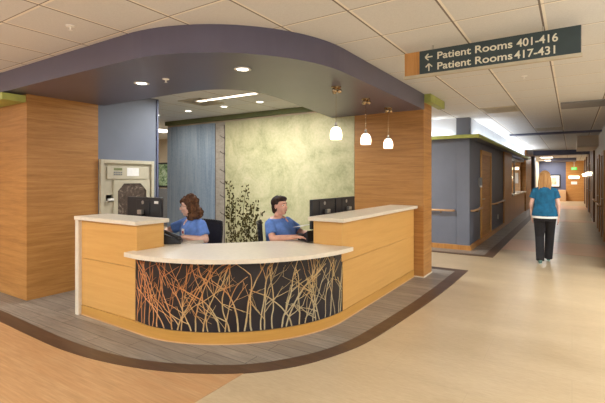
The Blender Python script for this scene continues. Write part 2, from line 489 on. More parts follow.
# beige stretch seen through the gap
struct('wall_gap', MB().box(-13, -7.0, 8.8, 9.04, 0, CZ), M['beige_wall'], label='beige wall seen past end of mural')
struct('wall_gap_wainscot', MB().box(-13, -7.0, 8.76, 8.8, 0, 1.15), M['grey_plastic'], label='grey wainscot seen past end of mural')
# second station
struct('pillar.001', MB().box(-2.6, -1.74, 14.1, 16.0, 0, 2.3), M['oak_trim'], label='oak pillar beside second nurse station window')
struct('wall_corridor_left.001', MB().box(-2.6, -1.78, 14.1, 16.0, 2.3, CZ).box(-2.6, -1.8, 16, 21, 2.2, CZ), M['blue'], label='wall above second nurse station opening')
struct('wall_station_far', MB().box(-6, -1.95, 21.0, 21.2, 0, CZ).box(-6, -5.9, 14, 21, 0, CZ).box(-6, -2.6, 14, 14.1, 0, CZ), M['oak_pale'], label='warm wood wall inside second nurse station')
struct('pillar.002', MB().box(-2.1, -1.74, 21.2, 24.2, 0, CZ), M['oak'], label='oak pillar behind the walking woman')
struct('column.001', MB().box(-2.1, -1.60, 24.3, 25.0, 0, CZ), M['blue'], label='slate blue column behind the walking woman')
struct('wall_corridor_left.002', MB().box(-2.3, -1.85, 25.0, 32, 0, CZ), M['beige_wall'], label='beige wall at far end of corridor')
# far wall
struct('wall_far', MB().box(-6, -.33, 32, 32.3, 0, CZ), M['blue_dark'], label='slate blue end wall of corridor')
struct('wall_far.001', MB().box(-.33, 4.5, 31.9, 32.3, 0, CZ), M['oak'], label='oak veneer end wall of corridor')
struct('trim_7', MB().box(-2, -.33, 31.2, 32, 0, .72), M['oak_pale'], label='low pale wood ledge under far picture')
# right wall
struct('wall_right', MB().box(.65, .95, 8.0, 32, 0, CZ), M['beige_wall'], label='beige wall along corridor right')
struct('wall_right.001', MB().box(.95, 4.5, 8.0, 8.3, 0, CZ), M['beige_wall'], label='beige wall returning at corridor mouth')
#struct('wall_side', MB().box(4.5, 4.7, -5, 34, 0, CZ), M['beige_wall'], label='far side wall of lobby')
#struct('wall_front', MB().box(-13, 4.7, -5.2, -5, 0, CZ), M['beige_wall'], label='lobby wall behind viewer')
struct('wall_end', MB().box(-13.2, -13, -5.2, 34, 0, CZ), M['beige_wall'], label='far end wall of lobby')

pil = [(17.1, 19.6), (21.9, 22.8), (25.2, 26.2), (29.0, 30.2)]
for i, (a, b) in enumerate(pil):
    struct('pillar.%03d' % (3 + i), MB().box(.60, .66, a, b, 0, 2.55), M['walnut'], label=['widest', 'second', 'third', 'last'][i] + ' dark wood pilaster of corridor doors')


def door(idx, y0, y1, label, mat='walnut', trim='oak_trim', X=.65, sgn=-1, hinge=1, h=2.05):
    fr = MB()
    a, b = sorted((X, X + sgn * .03))
    fr.box(a, b, y0, y0 + .09, 0, h).box(a, b, y1 - .09, y1, 0, h).box(a, b, y0, y1, h, h + .09)
    f = struct('door_%d' % idx, fr, M[trim], label=label)
    a2, b2 = sorted((X, X + sgn * .012))
    MB().box(a2, b2, y0 + .09, y1 - .09, .01, h).build('door_panel', M[mat], f)
    yk = y0 + .16 if hinge > 0 else y1 - .16
    MB().cone((X + sgn * .012, yk, 1.0), (X + sgn * .06, yk, 1.0), .012, .012, 8).cone((X + sgn * .055, yk, 1.0), (X + sgn * .055, yk + .1 * hinge, 1.0), .009, .009, 8).build('door_handle', M['silver'], f)
    return f


door(1, 10.3, 11.75, 'oak framed door in slate blue wall', 'oak', 'maple_dark', -1.78, 1)
door(2, 14.15, 15.2, 'dark wood door second along corridor', 'walnut')
door(3, 12.0, 13.0, 'brown wood door at corridor mouth', 'walnut')
door(4, 20.2, 21.3, 'dark wood door beyond the widest pilaster', 'walnut')
door(5, 23.4, 24.5, 'dark wood door before third pilaster', 'walnut')

# ------------------------------------------------------------------ reception desk
desk = thing('reception_desk', (-3, 3, 0), 'long maple and cream reception desk with a branch-patterned curved front', 'reception desk')
arc = superarc(-3.35, 3.85, 1.35, 1.37, 1.9, 40)
outline = [(-4.5, 2.5)] + arc + [(-2.0, 6.17)]
MB().wallpath(offset(outline, -.004), 0, .108, .03).build('toe_band', M['maple_dark'], desk)
MB().wallpath(offset(outline, -.012), 0, .012, .02).build('base_trim', M['oak_pale'], desk)
i0 = min(range(len(arc)), key=lambda i: abs(arc[i][0] + 3.35)); pan = [(-3.545, 2.5)] + arc
MB().wallpath(pan, .112, .745, .02).build('branch_panel', M['panel_dark'], desk)
bpanel = [o for o in bpy.data.objects if o.name.startswith('branch_panel')][0]
# wing faces
MB().box(-4.5, -3.55, 2.5, 2.53, .112, .617).build('wing_panel', M['maple'], desk)
MB().box(-4.5, -3.53, 2.5, 2.53, .622, 1.035).build('wing_panel', M['maple'], desk)
MB().box(-3.56, -3.53, 2.53, 2.82, .12, 1.035).build('wing_end_panel', M['maple'], desk)
MB().box(-4.5, -3.56, 2.53, 2.82, .01, 1.03).build('wing_core', M['maple_dark'], desk)
MB().box(-2.03, -2.0, 3.86, 6.17, .112, .617).build('wing_panel', M['maple'], desk)
MB().box(-2.03, -2.0, 3.83, 6.17, .622, 1.035).build('wing_panel', M['maple'], desk)
MB().box(-2.34, -2.03, 3.83, 3.86, .12, 1.035).build('wing_end_panel', M['maple'], desk)
MB().box(-2.34, -2.03, 3.86, 6.17, .01, 1.03).build('wing_core', M['maple_dark'], desk)
MB().box(-4.555, -4.49, 2.462, 2.85, 0, 1.035).build('end_panel', M['cream'], desk, .003)
MB().box(-4.565, -3.48, 2.455, 2.85, 1.035, 1.075).build('transaction_top', M['cream'], desk, .004)
MB().box(-2.37, -1.94, 3.76, 6.17, 1.035, 1.075).build('transaction_top', M['cream'], desk, .004)
co = [(-3.56, 2.385)] + superarc(-3.35, 3.85, 1.475, 1.48, 1.95, 40) + [(-1.875, 3.83), (-2.5, 3.83)]
ci = smooth_pts([(-2.5, 4.05), (-2.75, 3.82), (-3.05, 3.45), (-3.3, 3.2), (-3.53, 3.06)])
MB().prism(co + ci + [(-3.53, 2.5), (-3.58, 2.5)], .745, .785).build('curved_counter', M['cream'], desk, .004)
MB().box(-4.7, -3.53, 2.85, 3.38, .745, .785).build('work_surface', M['cream'], desk, .004)
MB().box(-2.90, -2.34, 3.95, 6.1, .745, .785).build('work_surface', M['cream'], desk, .004)
MB().box(-4.6, -4.56, 2.85, 3.35, 0, .745).build('support_panel', M['maple_dark'], desk)
MB().box(-2.9, -2.34, 6.0, 6.04, 0, .745).build('support_panel', M['maple_dark'], desk)

# branches on the curved front
pv = [Vector(p) for p in pan]
cum = [0]
for a, b in zip(pv, pv[1:]): cum.append(cum[-1] + (b - a).length)
LU = cum[-1]


def on_panel(u, z, out=.006):
    u = max(.004, min(LU - .004, u)); z = max(.116, min(.742, z))
    i = 0
    while i < len(cum) - 2 and cum[i + 1] < u: i += 1
    t = (u - cum[i]) / max(1e-6, cum[i + 1] - cum[i]); p = pv[i].lerp(pv[i + 1], t)
    d = (pv[i + 1] - pv[i]).normalized()
    return Vector((p.x + d.y * out, p.y - d.x * out, z))


br = MB()


def ribbon(pts, w0, w1):
    n = len(pts); rows = []
    for i, (u, z) in enumerate(pts):
        a = Vector(pts[max(0, i - 1)]); c = Vector(pts[min(n - 1, i + 1)]); t = (c - a)
        if t.length < 1e-6: continue
        t.normalize(); nx, nz = -t.y, t.x
        w = (w0 + (w1 - w0) * i / (n - 1)) * (1 + .25 * (random.random() - .5))
        rows.append([br.b.verts.new(on_panel(u + nx * w, z + nz * w, .001)), br.b.verts.new(on_panel(u, z, .006)), br.b.verts.new(on_panel(u - nx * w, z - nz * w, .001))])
    for a, b in zip(rows, rows[1:]):
        br.b.faces.new([a[0], b[0], b[1], a[1]]); br.b.faces.new([a[1], b[1], b[2], a[2]])


def grow(u, z, ang, w, depth, sgn=1, ln=None):
    pts = [(u, z)]; L = ln or random.uniform(.25, .65); s = 0; a = ang; bend = random.uniform(-.6, .6)
    w_end = w * .5
    while s < L:
        st = .022; a += bend * st + random.uniform(-.13, .13); a = max(-1.25, min(1.25, a))
        u += math.sin(a) * st; z += sgn * math.cos(a) * st; s += st
        if z > .742 or z < .114 or u < .006 or u > LU - .006:
            break
        pts.append((u, z))
        if depth < 3 and random.random() < (.11 if depth == 0 else .07):
            side = random.choice((-1, 1))
            grow(u, z, a + side * random.uniform(.35, .85), w * random.uniform(.5, .75), depth + 1, sgn, random.uniform(.08, .38) / (depth * .5 + 1))
    if len(pts) > 2: ribbon(pts, w, w_end)


random.seed(11)
nst = 36
for i in range(nst):
    u = LU * (i + .5 + random.uniform(-.4, .4)) / nst
    grow(u, .116, random.uniform(-.28, .28), random.uniform(.0052, .0085), 0, 1, random.uniform(.45, .75))
for i in range(14):
    u = LU * random.random(); grow(u, .74, random.uniform(-.5, .5), random.uniform(.0035, .006), 1, -1, random.uniform(.2, .55))
for i in range(12):
    u = LU * random.random(); grow(u, random.uniform(.15, .45), random.choice((-1, 1)) * random.uniform(.5, 1.0), .0038, 2, 1, random.uniform(.15, .35))
br.build('branch_inlay', M['branch'], bpanel)

# ------------------------------------------------------------------ mural
mur = tag(MB().box(-5.862, -2.995, 6.185, 6.198, .0, 2.62).build('mural_panel', M['mural_green']), 'green gold mural panel with leafy shrub print', 'mural')
tag(MB().box(-7.62, -6.14, 6.185, 6.198, .0, 2.62).build('mural_panel.001', M['mural_blue']), 'blue streaked mural panel behind curly-haired woman', 'mural')
birch = tag(MB().box(-6.137, -5.865, 6.183, 6.198, .0, 2.62).build('mural_panel.002', M['mural_birch']), 'narrow pale birch bark mural strip between blue and green', 'mural')
lf = MB(); random.seed(5)


def leaf(x, z, r, a, y=6.180):
    v = []
    for k in range(8):
        t = 2 * PI * k / 8; px = math.cos(t) * r; pz = math.sin(t) * r * .55
        v.append((x + px * math.cos(a) - pz * math.sin(a), z + px * math.sin(a) + pz * math.cos(a)))
    A = [lf.b.verts.new((p[0], y, p[1])) for p in v]; B = [lf.b.verts.new((p[0], y + .004, p[1])) for p in v]
    lf.b.faces.new(A); lf.b.faces.new(list(reversed(B)))
    for k in range(8): lf.b.faces.new([A[k], B[k], B[(k + 1) % 8], A[(k + 1) % 8]])


for (bx, top, lean) in ((-5.74, 1.36, -.02), (-5.6, 1.1, .1), (-5.45, 1.26, .12), (-5.35, .95, .25), (-5.2, .98, .22), (-5.1, .85, .3), (-5.68, .9, -.1), (-5.3, .75, -.15), (-5.05, .65, .1)):
    x, z = bx - math.sin(lean) * .25, .1; a = lean
    pp = [(x, 6.182, z)]
    while z < top:
        z += .05; x += .05 * math.sin(a) + random.uniform(-.008, .008); pp.append((x, 6.182, z))
        for k in range(3):
            s = random.choice((-1, 1)); dd = random.uniform(.02, .11)
            leaf(x + s * dd, z + random.uniform(-.02, .05), random.uniform(.018, .034), random.uniform(0, 3))
    lf.tube(pp, .004, 5)
lf.build('leaf_print', M['leaf'], mur)
bk = MB()
pp = [(-5.875 + .008 * math.sin(z * 9), 6.18, z) for z in [i * .06 + .1 for i in range(42)]]
bk.tube(pp, .009, 6)
for z in (.75, 1.1, 1.37, 1.62, 1.98, 2.3):
    bk.tube([(-5.88, 6.18, z), (-5.95, 6.18, z + .02), (-6.0, 6.18, z + .05)], .007, 6); bk.ball((-5.88, 6.181, z), (.02, .006, .03))
bk.tube([(-6.13, 6.181, .1), (-6.13, 6.181, 2.6)], .008, 6)
bk.build('bark_print', M['bark'], birch)

# ------------------------------------------------------------------ tube station
ts = thing('pneumatic_tube_station', (-5.54, 3.76, .9), 'cream tube station cabinet recessed in slate blue wall', 'cabinet')
X0 = -5.545
MB().box(X0, -5.49, 3.325, 3.375, .55, 1.75).box(X0, -5.49, 4.155, 4.205, .55, 1.75).box(X0, -5.49, 3.375, 4.155, 1.70, 1.75).box(X0, -5.49, 3.375, 4.155, .55, .6).build('frame', M['cream_matte'], ts, .003)
MB().box(X0, -5.525, 3.375, 4.155, .6, 1.70).build('back_panel', M['cream_matte'], ts)
ctl = MB().box(-5.53, -5.505, 3.43, 4.10, 1.475, 1.655).build('control_panel', M['cream_matte'], ts, .004)
MB().box(-5.507, -5.502, 3.53, 3.66, 1.60, 1.635).build('display', M['green_dark'], ctl)
kb = MB()
for a in range(4):
    for b in range(2): kb.box(-5.507, -5.501, 3.53 + a * .035, 3.555 + a * .035, 1.53 + b * .03, 1.55 + b * .03)
kb.build('keypad', M['grey_plastic'], ctl)
MB().box(-5.507, -5.503, 3.74, 3.94, 1.52, 1.64).build('instruction_card', M['paper'], ctl)
dfr = MB().prism_x([(3.53, .62), (3.59, .62), (3.59, 1.30), (3.69, 1.41), (3.97, 1.41), (4.07, 1.30), (4.07, .62), (4.13, .62), (4.13, 1.46), (3.53, 1.46)], -5.53, -5.50).build('carrier_door', M['cream_matte'], ts)
MB().prism_x([(3.59, .62), (4.07, .62), (4.07, 1.30), (3.97, 1.41), (3.69, 1.41), (3.59, 1.30)], -5.53, -5.512).build('mesh_screen', M['carrier_dark'], dfr)
MB().box(-5.53, -5.47, 3.42, 3.51, 1.16, 1.17).box(-5.53, -5.525, 3.42, 3.51, 1.16, 1.25).box(-5.475, -5.47, 3.42, 3.51, 1.16, 1.20).build('card_holder', M['white'], ts)


# ------------------------------------------------------------------ monitors
def monitor(loc, rz, label, w=.53, h=.33, zc=.29, sticker=False):
    # local: screen faces +Y, back faces -Y, base on z=0
    t = thing('computer_monitor', loc, label, 'monitor', None, rz)
    MB().box(-w / 2, w / 2, -.02, .02, zc - h / 2, zc + h / 2).build('housing', M['black_plastic'], t, .006, world=False)
    MB().box(-w / 2 + .015, w / 2 - .015, .02, .023, zc - h / 2 + .02, zc + h / 2 - .015).build('screen', M['dark_screen'], t, world=False)
    MB().box(-.12, .12, -.028, -.02, zc - .09, zc + .15).build('rear_cover', M['black_plastic'], t, .01, world=False)
    st = MB().box(-.035, .035, -.06, -.035, .01, zc).build('neck', M['black_plastic'], t, .004, world=False)
    MB().box(-.12, .12, -.12, .08, 0, .012).build('foot', M['black_plastic'], t, .004, world=False)
    MB().cone((0, -.031, zc + .12), (0, -.018, zc + .12), .022, .022, 20).build('round_badge', M['silver'], t, world=False)
    MB().box(-.03, .045, -.085, -.046, .285, .335).build('adapter_box', M['silver'], t, .004, world=False)
    if sticker: MB().box(-w / 2 + .03, -w / 2 + .09, -.0225, -.0195, zc + h / 2 - .05, zc + h / 2 - .02).build('asset_sticker', M['paper'], t, world=False)
    return t


# local +X maps to world -X when rz=pi
monitor((-4.22, 3.10, .785), 0, 'black monitor seen from behind beyond the short counter wing', .62, .36, .30)
MB().box(-4.02, -3.95, 3.077, 3.081, 1.195, 1.225).build('asset_sticker', M['paper'], [o for o in bpy.data.objects if o.name == 'computer_monitor'][0])
monitor((-2.51, 4.32, .785), PI / 2, 'black monitor behind long counter wing, closer to the seated woman', .54, .34, .285)
monitor((-2.51, 4.89, .785), PI / 2, 'black monitor behind long counter wing, closer to the pillar', .54, .34, .285)


def phone(loc, rz, label):
    t = thing('desk_phone', loc, label, 'telephone', None, rz)
    MB().prism_x([(-.1, 0), (.1, 0), (.1, .12), (-.1, .03)], -.09, .09).build('base', M['black_plastic'], t, .004, world=False)
    MB().cap((-.065, -.085, .065), (-.065, .09, .142), .018, .018, 10).ball((-.065, -.08, .055), (.026, .03, .025)).ball((-.065, .085, .13), (.026, .03, .025)).build('handset', M['black_plastic'], t, smooth=True, world=False)
    k = MB()
    for a in range(3):
        for b in range(4): k.box(-.02 + a * .03, .0 + a * .03, -.07 + b * .035, -.05 + b * .035, .050 + b * .0158, .060 + b * .0158)
    k.build('keypad', M['grey_plastic'], t, world=False)
    MB().box(-.02, .07, .07, .09, .10, .122).build('display', M['dark_screen'], t, world=False)
    return t


phone((-3.64, 3.02, .785), 2.3, 'black desk phone on curved counter beside curly-haired woman')
phone((-2.49, 3.98, .785), -2.0, 'black desk phone on work surface beside the short-haired woman')


def keyboard(loc, rz, label):
    t = thing('computer_keyboard', loc, label, 'keyboard', None, rz)
    MB().box(-.21, .21, -.07, .07, 0, .018).build('case', M['black_plastic'], t, .004, world=False)
    k = MB()
    for a in range(14):
        for b in range(5): k.box(-.2 + a * .0287, -.176 + a * .0287, -.06 + b * .025, -.04 + b * .025, .018, .024)
    k.build('keys', M['grey_plastic'], t, world=False)
    return t


keyboard((-4.10, 3.27, .785), PI, 'black keyboard in front of curly-haired woman')
keyboard((-2.83, 4.35, .785), -PI / 2, 'black keyboard in front of short-haired woman')


def paper(pts, label, name='paper_sheet'):
    m = MB(); c = sum((Vector(p) for p in pts), Vector()) / 4
    a = [m.b.verts.new(p) for p in pts]; b = [m.b.verts.new((p[0], p[1], p[2] + .002)) for p in pts]
    m.b.faces.new(list(reversed(a))); m.b.faces.new(b)
    for k in range(4): m.b.faces.new([a[k], a[(k + 1) % 4], b[(k + 1) % 4], b[k]])
    return tag(m.build(name, M['paper']), label, 'paper')


# ------------------------------------------------------------------ office chairs
def chair(loc, rz, label):
    # local forward +Y
    t = thing('office_chair', loc, label, 'chair', 'black mesh office chairs', rz)
    MB().loft([((0, .02, .44), .22, .22), ((0, .02, .49), .24, .24), ((0, .02, .505), .21, .21)]).build('seat', M['mesh_black'], t, smooth=True, world=False)
    bk_ = MB(); rows = []
    for i in range(9):
        z = .55 + i * .05; w = .20 + .035 * math.sin(i / 8 * PI * .8)
        rows.append([bk_.b.verts.new((w * (k / 6 - 1), -.20 - .03 * i / 8 - .03 * (1 - (k / 6 - 1) ** 2), z)) for k in range(13)])
    for a, b in zip(rows, rows[1:]):
        for k in range(12): bk_.b.faces.new([a[k], a[k + 1], b[k + 1], b[k]])
    o = bk_.build('backrest', M['mesh_black'], t, smooth=True, world=False)
    so_ = o.modifiers.new('solid', 'SOLIDIFY'); so_.thickness = .012
    fr = MB(); pts = []
    for i in range(9): pts.append((.20 + .035 * math.sin(i / 8 * PI * .8), -.20 - .03 * i / 8, .55 + i * .05))
    top = [(.2 * (1 - k / 5), -.23 - .03 * (1 - (1 - k / 5) ** 2), .955) for k in range(11)]
    rt = pts + top + [(-p[0], p[1], p[2]) for p in reversed(pts)]
    fr.tube(rt, .013, 8)
    MB().tube([(0, -.06, .43), (0, -.22, .45), (0, -.26, .7)], .02, 8).build('back_spine', M['black_plastic'], t, smooth=True, world=False)
    fr.build('back_frame', M['black_plastic'], t, smooth=True, world=False)
    for s in (-1, 1):
        MB().tube([(s * .22, -.02, .45), (s * .29, -.02, .47), (s * .29, -.02, .66)], .012, 8).box(s * .29 - .035, s * .29 + .035, -.12, .12, .66, .69).build('armrest', M['black_plastic'], t, .003, world=False)
    MB().cone((0, 0, .1), (0, 0, .44), .028, .022, 14).build('gas_column', M['grey_plastic'], t, world=False)
    b = MB()
    for k in range(5):
        a = 2 * PI * k / 5; b.cap((0, 0, .11), (.28 * math.cos(a), .28 * math.sin(a), .075), .022, .015, 8)
    b.build('base', M['black_plastic'], t, smooth=True, world=False)
    for k in range(5):
        a = 2 * PI * k / 5; x, y = .28 * math.cos(a), .28 * math.sin(a)
        MB().cone((x - .02 * math.sin(a), y + .02 * math.cos(a), .034), (x + .02 * math.sin(a), y - .02 * math.cos(a), .034), .03, .03, 14).build('caster', M['black_plastic'], t, world=False)
    return t


# ------------------------------------------------------------------ people
def bake(mb, name, mat, parent, voxel=.008, smooth=4):
    bmesh.ops.recalc_face_normals(mb.b, faces=mb.b.faces)
    me = bpy.data.meshes.new('tmp'); mb.b.to_mesh(me); mb.b.free()
    o = bpy.data.objects.new('tmp', me); COL.objects.link(o)
    r = o.modifiers.new('r', 'REMESH'); r.mode = 'VOXEL'; r.voxel_size = voxel
    if smooth: s = o.modifiers.new('s', 'SMOOTH'); s.iterations = smooth; s.factor = .5
    bpy.context.view_layer.update()
    dg = bpy.context.evaluated_depsgraph_get()
    nm = bpy.data.meshes.new_from_object(o.evaluated_get(dg))
    bpy.data.objects.remove(o); bpy.data.meshes.remove(me)
    nm.name = name; nm.materials.clear(); nm.materials.append(mat)
    for p in nm.polygons: p.use_smooth = True
    q = bpy.data.objects.new(name, nm); COL.objects.link(q)
    if parent is not None: q.parent = parent
    return q


def hand(mb, wrist, direction, palm_normal, side, curl=.35):
    """palm, four unequal fingers and a thumb; direction = wrist to knuckles"""
    w = Vector(wrist); d = Vector(direction).normalized(); n = Vector(palm_normal).normalized()
    x = d.cross(n).normalized() * side      # towards the thumb side
    for k in range(5):
        t = (k - 2) / 2
        mb.cap(w + x * t * .018, w + d * .085 + x * t * .030, .014, .0125, 8)
    for k, ln in enumerate((.066, .076, .070, .054)):
        b = w + d * .088 + x * (.033 - .0215 * k)
        c = curl; p = b; dd = d
        for j, fr in enumerate((.45, .32, .26)):
            dd = (d * math.cos(c * (j + .6)) + n * math.sin(c * (j + .6))).normalized()
            q = p + dd * ln * fr; mb.cap(p, q, .0092 - .001 * j, .0086 - .001 * j, 8); p = q
    p = w + d * .02 + x * .026
    q = p + (d * .7 + x * .75).normalized() * .042; mb.cap(p, q, .013, .0105, 8)
    q2 = q + (d * .95 + x * .25 + n * .25).normalized() * .032; mb.cap(q, q2, .0105, .0085, 8)


def head(mb, c, R, s=1.0):
    def T(v): return c + R @ (Vector(v) * s)
    mb.ball(T((0, -.012, .032)), (.074 * s, .092 * s, .082 * s), R, 24)
    mb.ball(T((0, .020, -.03)), (.062 * s, .066 * s, .078 * s), R, 20)
    mb.ball(T((0, .050, -.082)), (.030 * s, .028 * s, .024 * s), R, 14)
    for q in (-1, 1):
        mb.ball(T((q * .038, .050, -.022)), (.026 * s, .026 * s, .028 * s), R, 12)
        mb.ball(T((q * .030, .068, .030)), (.024 * s, .012 * s, .009 * s), R, 12)
        mb.ball(T((q * .076, -.008, -.006)), (.009 * s, .018 * s, .030 * s), R, 12)
    mb.cap(T((0, .078, .018)), T((0, .100, -.018)), .008 * s, .0125 * s, 10)
    for q in (-1, 1): mb.ball(T((q * .012, .088, -.022)), .009 * s, None, 10)
    mb.ball(T((0, .080, -.052)), (.022 * s, .012 * s, .011 * s), R, 12)
    return T


def face_parts(t, T, R, s=1.0, glasses=False):
    for q in (-1, 1):
        e = MB().ball(T((q * .030, .0705, .008)), (.0135 * s, .008 * s, .0065 * s), R, 12).build('eye', M['eye'], t, smooth=True, world=False)
        MB().ball(T((q * .030, .0775, .008)), (.0055 * s, .003 * s, .0055 * s), R, 10).build('iris', M['iris'], e, smooth=True, world=False)
        MB().cap(T((q * .016, .082, .032)), T((q * .046, .070, .034)), .0038, .0026, 8).build('eyebrow', M['hair_dark'], t, smooth=True, world=False)
    MB().ball(T((0, .0885, -.050)), (.019 * s, .005 * s, .0035 * s), R, 12).ball(T((0, .0878, -.057)), (.016 * s, .005 * s, .0038 * s), R, 12).build('lips', M['lip'], t, smooth=True, world=False)
    if glasses:
        g = MB()
        for q in (-1, 1):
            ring = [T((q * .032 + .021 * math.cos(a), .092, .006 + .017 * math.sin(a))) for a in [2 * PI * k / 16 for k in range(17)]]
            g.tube(ring, .0018, 6); g.tube([T((q * .053, .090, .010)), T((q * .078, .0, .008))], .0018, 6)
        g.tube([T((-.011, .093, .01)), T((.011, .093, .01))], .0018, 6)
        g.build('spectacles', M['brass'], t, world=False)


def torso_rings(lean=0.0, zs=0.0, w=1.0, dpt=1.0, base=.52):
    """rings from hips to neck, z relative to the seat height"""
    R = []
    for z, rx, ry, yo in ((0, .185, .135, 0), (.08, .19, .135, 0), (.18, .165, .125, .005), (.27, .17, .13, .012), (.36, .178, .125, .012), (.43, .175, .10, .0), (.47, .13, .075, -.01), (.50, .075, .06, -.012)):
        R.append(((0, yo + lean * z, base + z), rx * w, ry * dpt))
    return R


def hairball(mb, T, spec, n, r, rnd, seed):
    rn = random.Random(seed)
    for _ in range(n):
        f = rn.choice(spec); c0, rad = f
        while True:
            v = Vector((rn.uniform(-1, 1), rn.uniform(-1, 1), rn.uniform(-1, 1)))
            if .3 < v.length < 1: break
        v.normalize()
        p = Vector((c0[0] + v.x * rad[0], c0[1] + v.y * rad[1], c0[2] + v.z * rad[2]))
        if p.y > .018 and p.z < .062: continue
        mb.ball(T(p), rn.uniform(*r), None, 8)


def seated(loc, rz, label, skin, lean, headyaw, headpitch, arms, style, w=1.0, dpt=1.0, zbase=.50):
    t = thing('person', loc, label, 'person', None, rz)
    b = MB()
    rings = torso_rings(lean, 0, w * .93, dpt * .9, zbase)
    b.loft(rings)
    neck0 = Vector((0, -.01 + lean * .5, zbase + .45)); hc = Vector((0, .035 + lean * .62, zbase + .622))
    R = Matrix.Rotation(headyaw, 3, 'Z') @ Matrix.Rotation(headpitch, 3, 'X')
    b.cap(neck0, hc - Vector((0, .02, .06)), .052, .048, 16)
    T = head(b, hc, R)
    sh = {}
    for q, (el, wr, hd, pn) in zip((-1, 1), arms):
        s0 = Vector((q * .165 * w, lean * .43 - .005, zbase + .415)); el = Vector(el); wr = Vector(wr); sh[q] = (s0, el, wr)
        b.cap(s0, el, .048, .040, 12); b.cap(el, wr, .041, .026, 12)
        hand(b, wr + (wr - el).normalized() * .01, hd, pn, -q if hd[2] > -9 else q)
    # thighs, shins and feet
    for q in (-1, 1):
        b.cap((q * .09, .02, zbase + .05), (q * .11, .42, zbase + .03), .075, .055, 12)
        b.cap((q * .11, .42, zbase + .03), (q * .11, .40, .10), .052, .036, 12)
        b.cap((q * .11, .38, .05), (q * .11, .52, .035), .035, .03, 10)
    bake(b, 'body', skin, t, .006, 3)
    # top
    g = MB(); rr = torso_rings(lean, 0, w, dpt, zbase); g.loft(rr[:-1] + [((0, -.012 + lean * .49, zbase + .487), .085, .068)])
    for q in (-1, 1):
        s0, el, wr = sh[q]; m_ = s0.lerp(el, .72)
        g.cap(s0 + Vector((-q * .02, 0, -.005)), s0 + Vector((0, 0, .004)), .06, .06, 12); g.cone(s0, m_, .062, .067, 16)
    bake(g, 'scrub_top', M['scrub'], t, .009, 3)
    # V neck: a skin wedge and a collar band
    zc = zbase + .45; yc = lean * .45 + .085 * dpt
    MB().tube([(-.055, yc - .045, zc + .035), (-.03, yc + .005, zc - .01), (0, yc + .035, zc - .075), (.03, yc + .005, zc - .01), (.055, yc - .045, zc + .035)], .006, 8).build('collar', M['scrub'], t, smooth=True, world=False)
    MB().prism_x([(yc - .02, zc + .03), (yc + .012, zc - .01), (yc + .034, zc - .065), (yc - .02, zc - .06)], -.016, .016).build('neckline', skin, t, .006, True, world=False)
    p = MB()
    for q in (-1, 1):
        p.cap((q * .09, .0, zbase + .05), (q * .11, .42, zbase + .03), .085, .066, 12); p.cap((q * .11, .42, zbase + .03), (q * .11, .40, .12), .064, .052, 12)
    p.ball((0, 0, zbase + .05), (.19 * w, .15, .1)); bake(p, 'trousers', M['scrub'], t, .012, 3)
    for q in (-1, 1):
        MB().ball((q * .11, .45, .045), (.045, .12, .045)).build('shoe', M['white'], t, smooth=True, world=False)
    # hair
    h = MB()
    if style == 'curly':
        h.ball(T((0, -.028, .045)), (.090, .098, .088), R, 20)
        hairball(h, T, [((0, -.02, .04), (.098, .095, .09)), ((0, -.05, -.04), (.115, .075, .10)), ((.07, -.02, -.07), (.045, .055, .08)), ((-.07, -.02, -.07), (.045, .055, .08)), ((0, -.07, -.09), (.12, .07, .07))], 260, (.018, .032), 1, 4)
        bake(h, 'hair', M['hair_brown'], t, .005, 0)
    else:
        h.ball(T((0, -.030, .045)), (.086, .094, .082), R, 20); h.ball(T((0, -.045, -.012)), (.080, .068, .075), R, 20)
        h.ball(T((0, .045, .088)), (.062, .042, .026), R, 16)
        h.ball(T((0, .02, .082)), (.076, .072, .040), R, 16); h.ball(T((0, -.06, -.045)), (.070, .05, .055), R, 16)
        hairball(h, T, [((0, -.02, .045), (.082, .088, .080))], 60, (.009, .013), 1, 9)
        bake(h, 'hair', M['hair_dark'], t, .006, 5)
    face_parts(t, T, R, 1.0, style == 'curly')
    return t, T, R


# woman 1: faces the single monitor
f1 = math.atan2(.85, -.53)  # placeholder, heading computed below


def heading(dx, dy): return math.atan2(-dx, dy)


p1 = (-3.79, 3.50, 0); r1 = heading(-.22, -.97)
chair((-3.86, 3.55, 0), heading(-.12, -.99), 'black mesh office chair behind the curly-haired woman')
w1, T1, R1 = seated(p1, r1, 'seated woman in blue scrubs with curly brown hair and spectacles, facing single monitor', M['skin'], .10, -.42, -.12,
                    [((-.26, .03, .78), (-.17, .25, .825), (.1, .97, -.03), (0, .1, -1)), ((.33, .20, .84), (.24, .42, .825), (-.15, .97, -.03), (0, .1, -1))], 'curly', 1.08, 1.12, .53)
bd = MB().box(-.075, -.02, .196, .201, .82, .90).build('name_badge', M['paper'], w1, world=False)
MB().box(-.068, -.035, .200, .204, .845, .875).build('badge_mark', M['badge_red'], bd, world=False)
p2 = (-2.93, 4.07, 0); r2 = heading(.95, .05)
chair((-2.99, 4.08, 0), heading(.82, .57), 'black mesh office chair behind short-haired woman')
w2, T2, R2 = seated(p2, r2, 'seated woman in blue scrubs with short dark hair, facing paired monitors', M['skin_tan'], -.10, -.12, .06,
                    [((-.28, .12, .80), (-.14, .34, .83), (.1, .97, -.03), (0, .1, -1)), ((.29, .06, .80), (.20, .32, .83), (-.05, .98, -.03), (0, .1, -1))], 'short', 1.16, 1.40, .53)
MB().tube([(.085, .03, .955), (.095, .075, .925)], .006, 6).build('shoulder_pin', M['white'], w2, world=False)


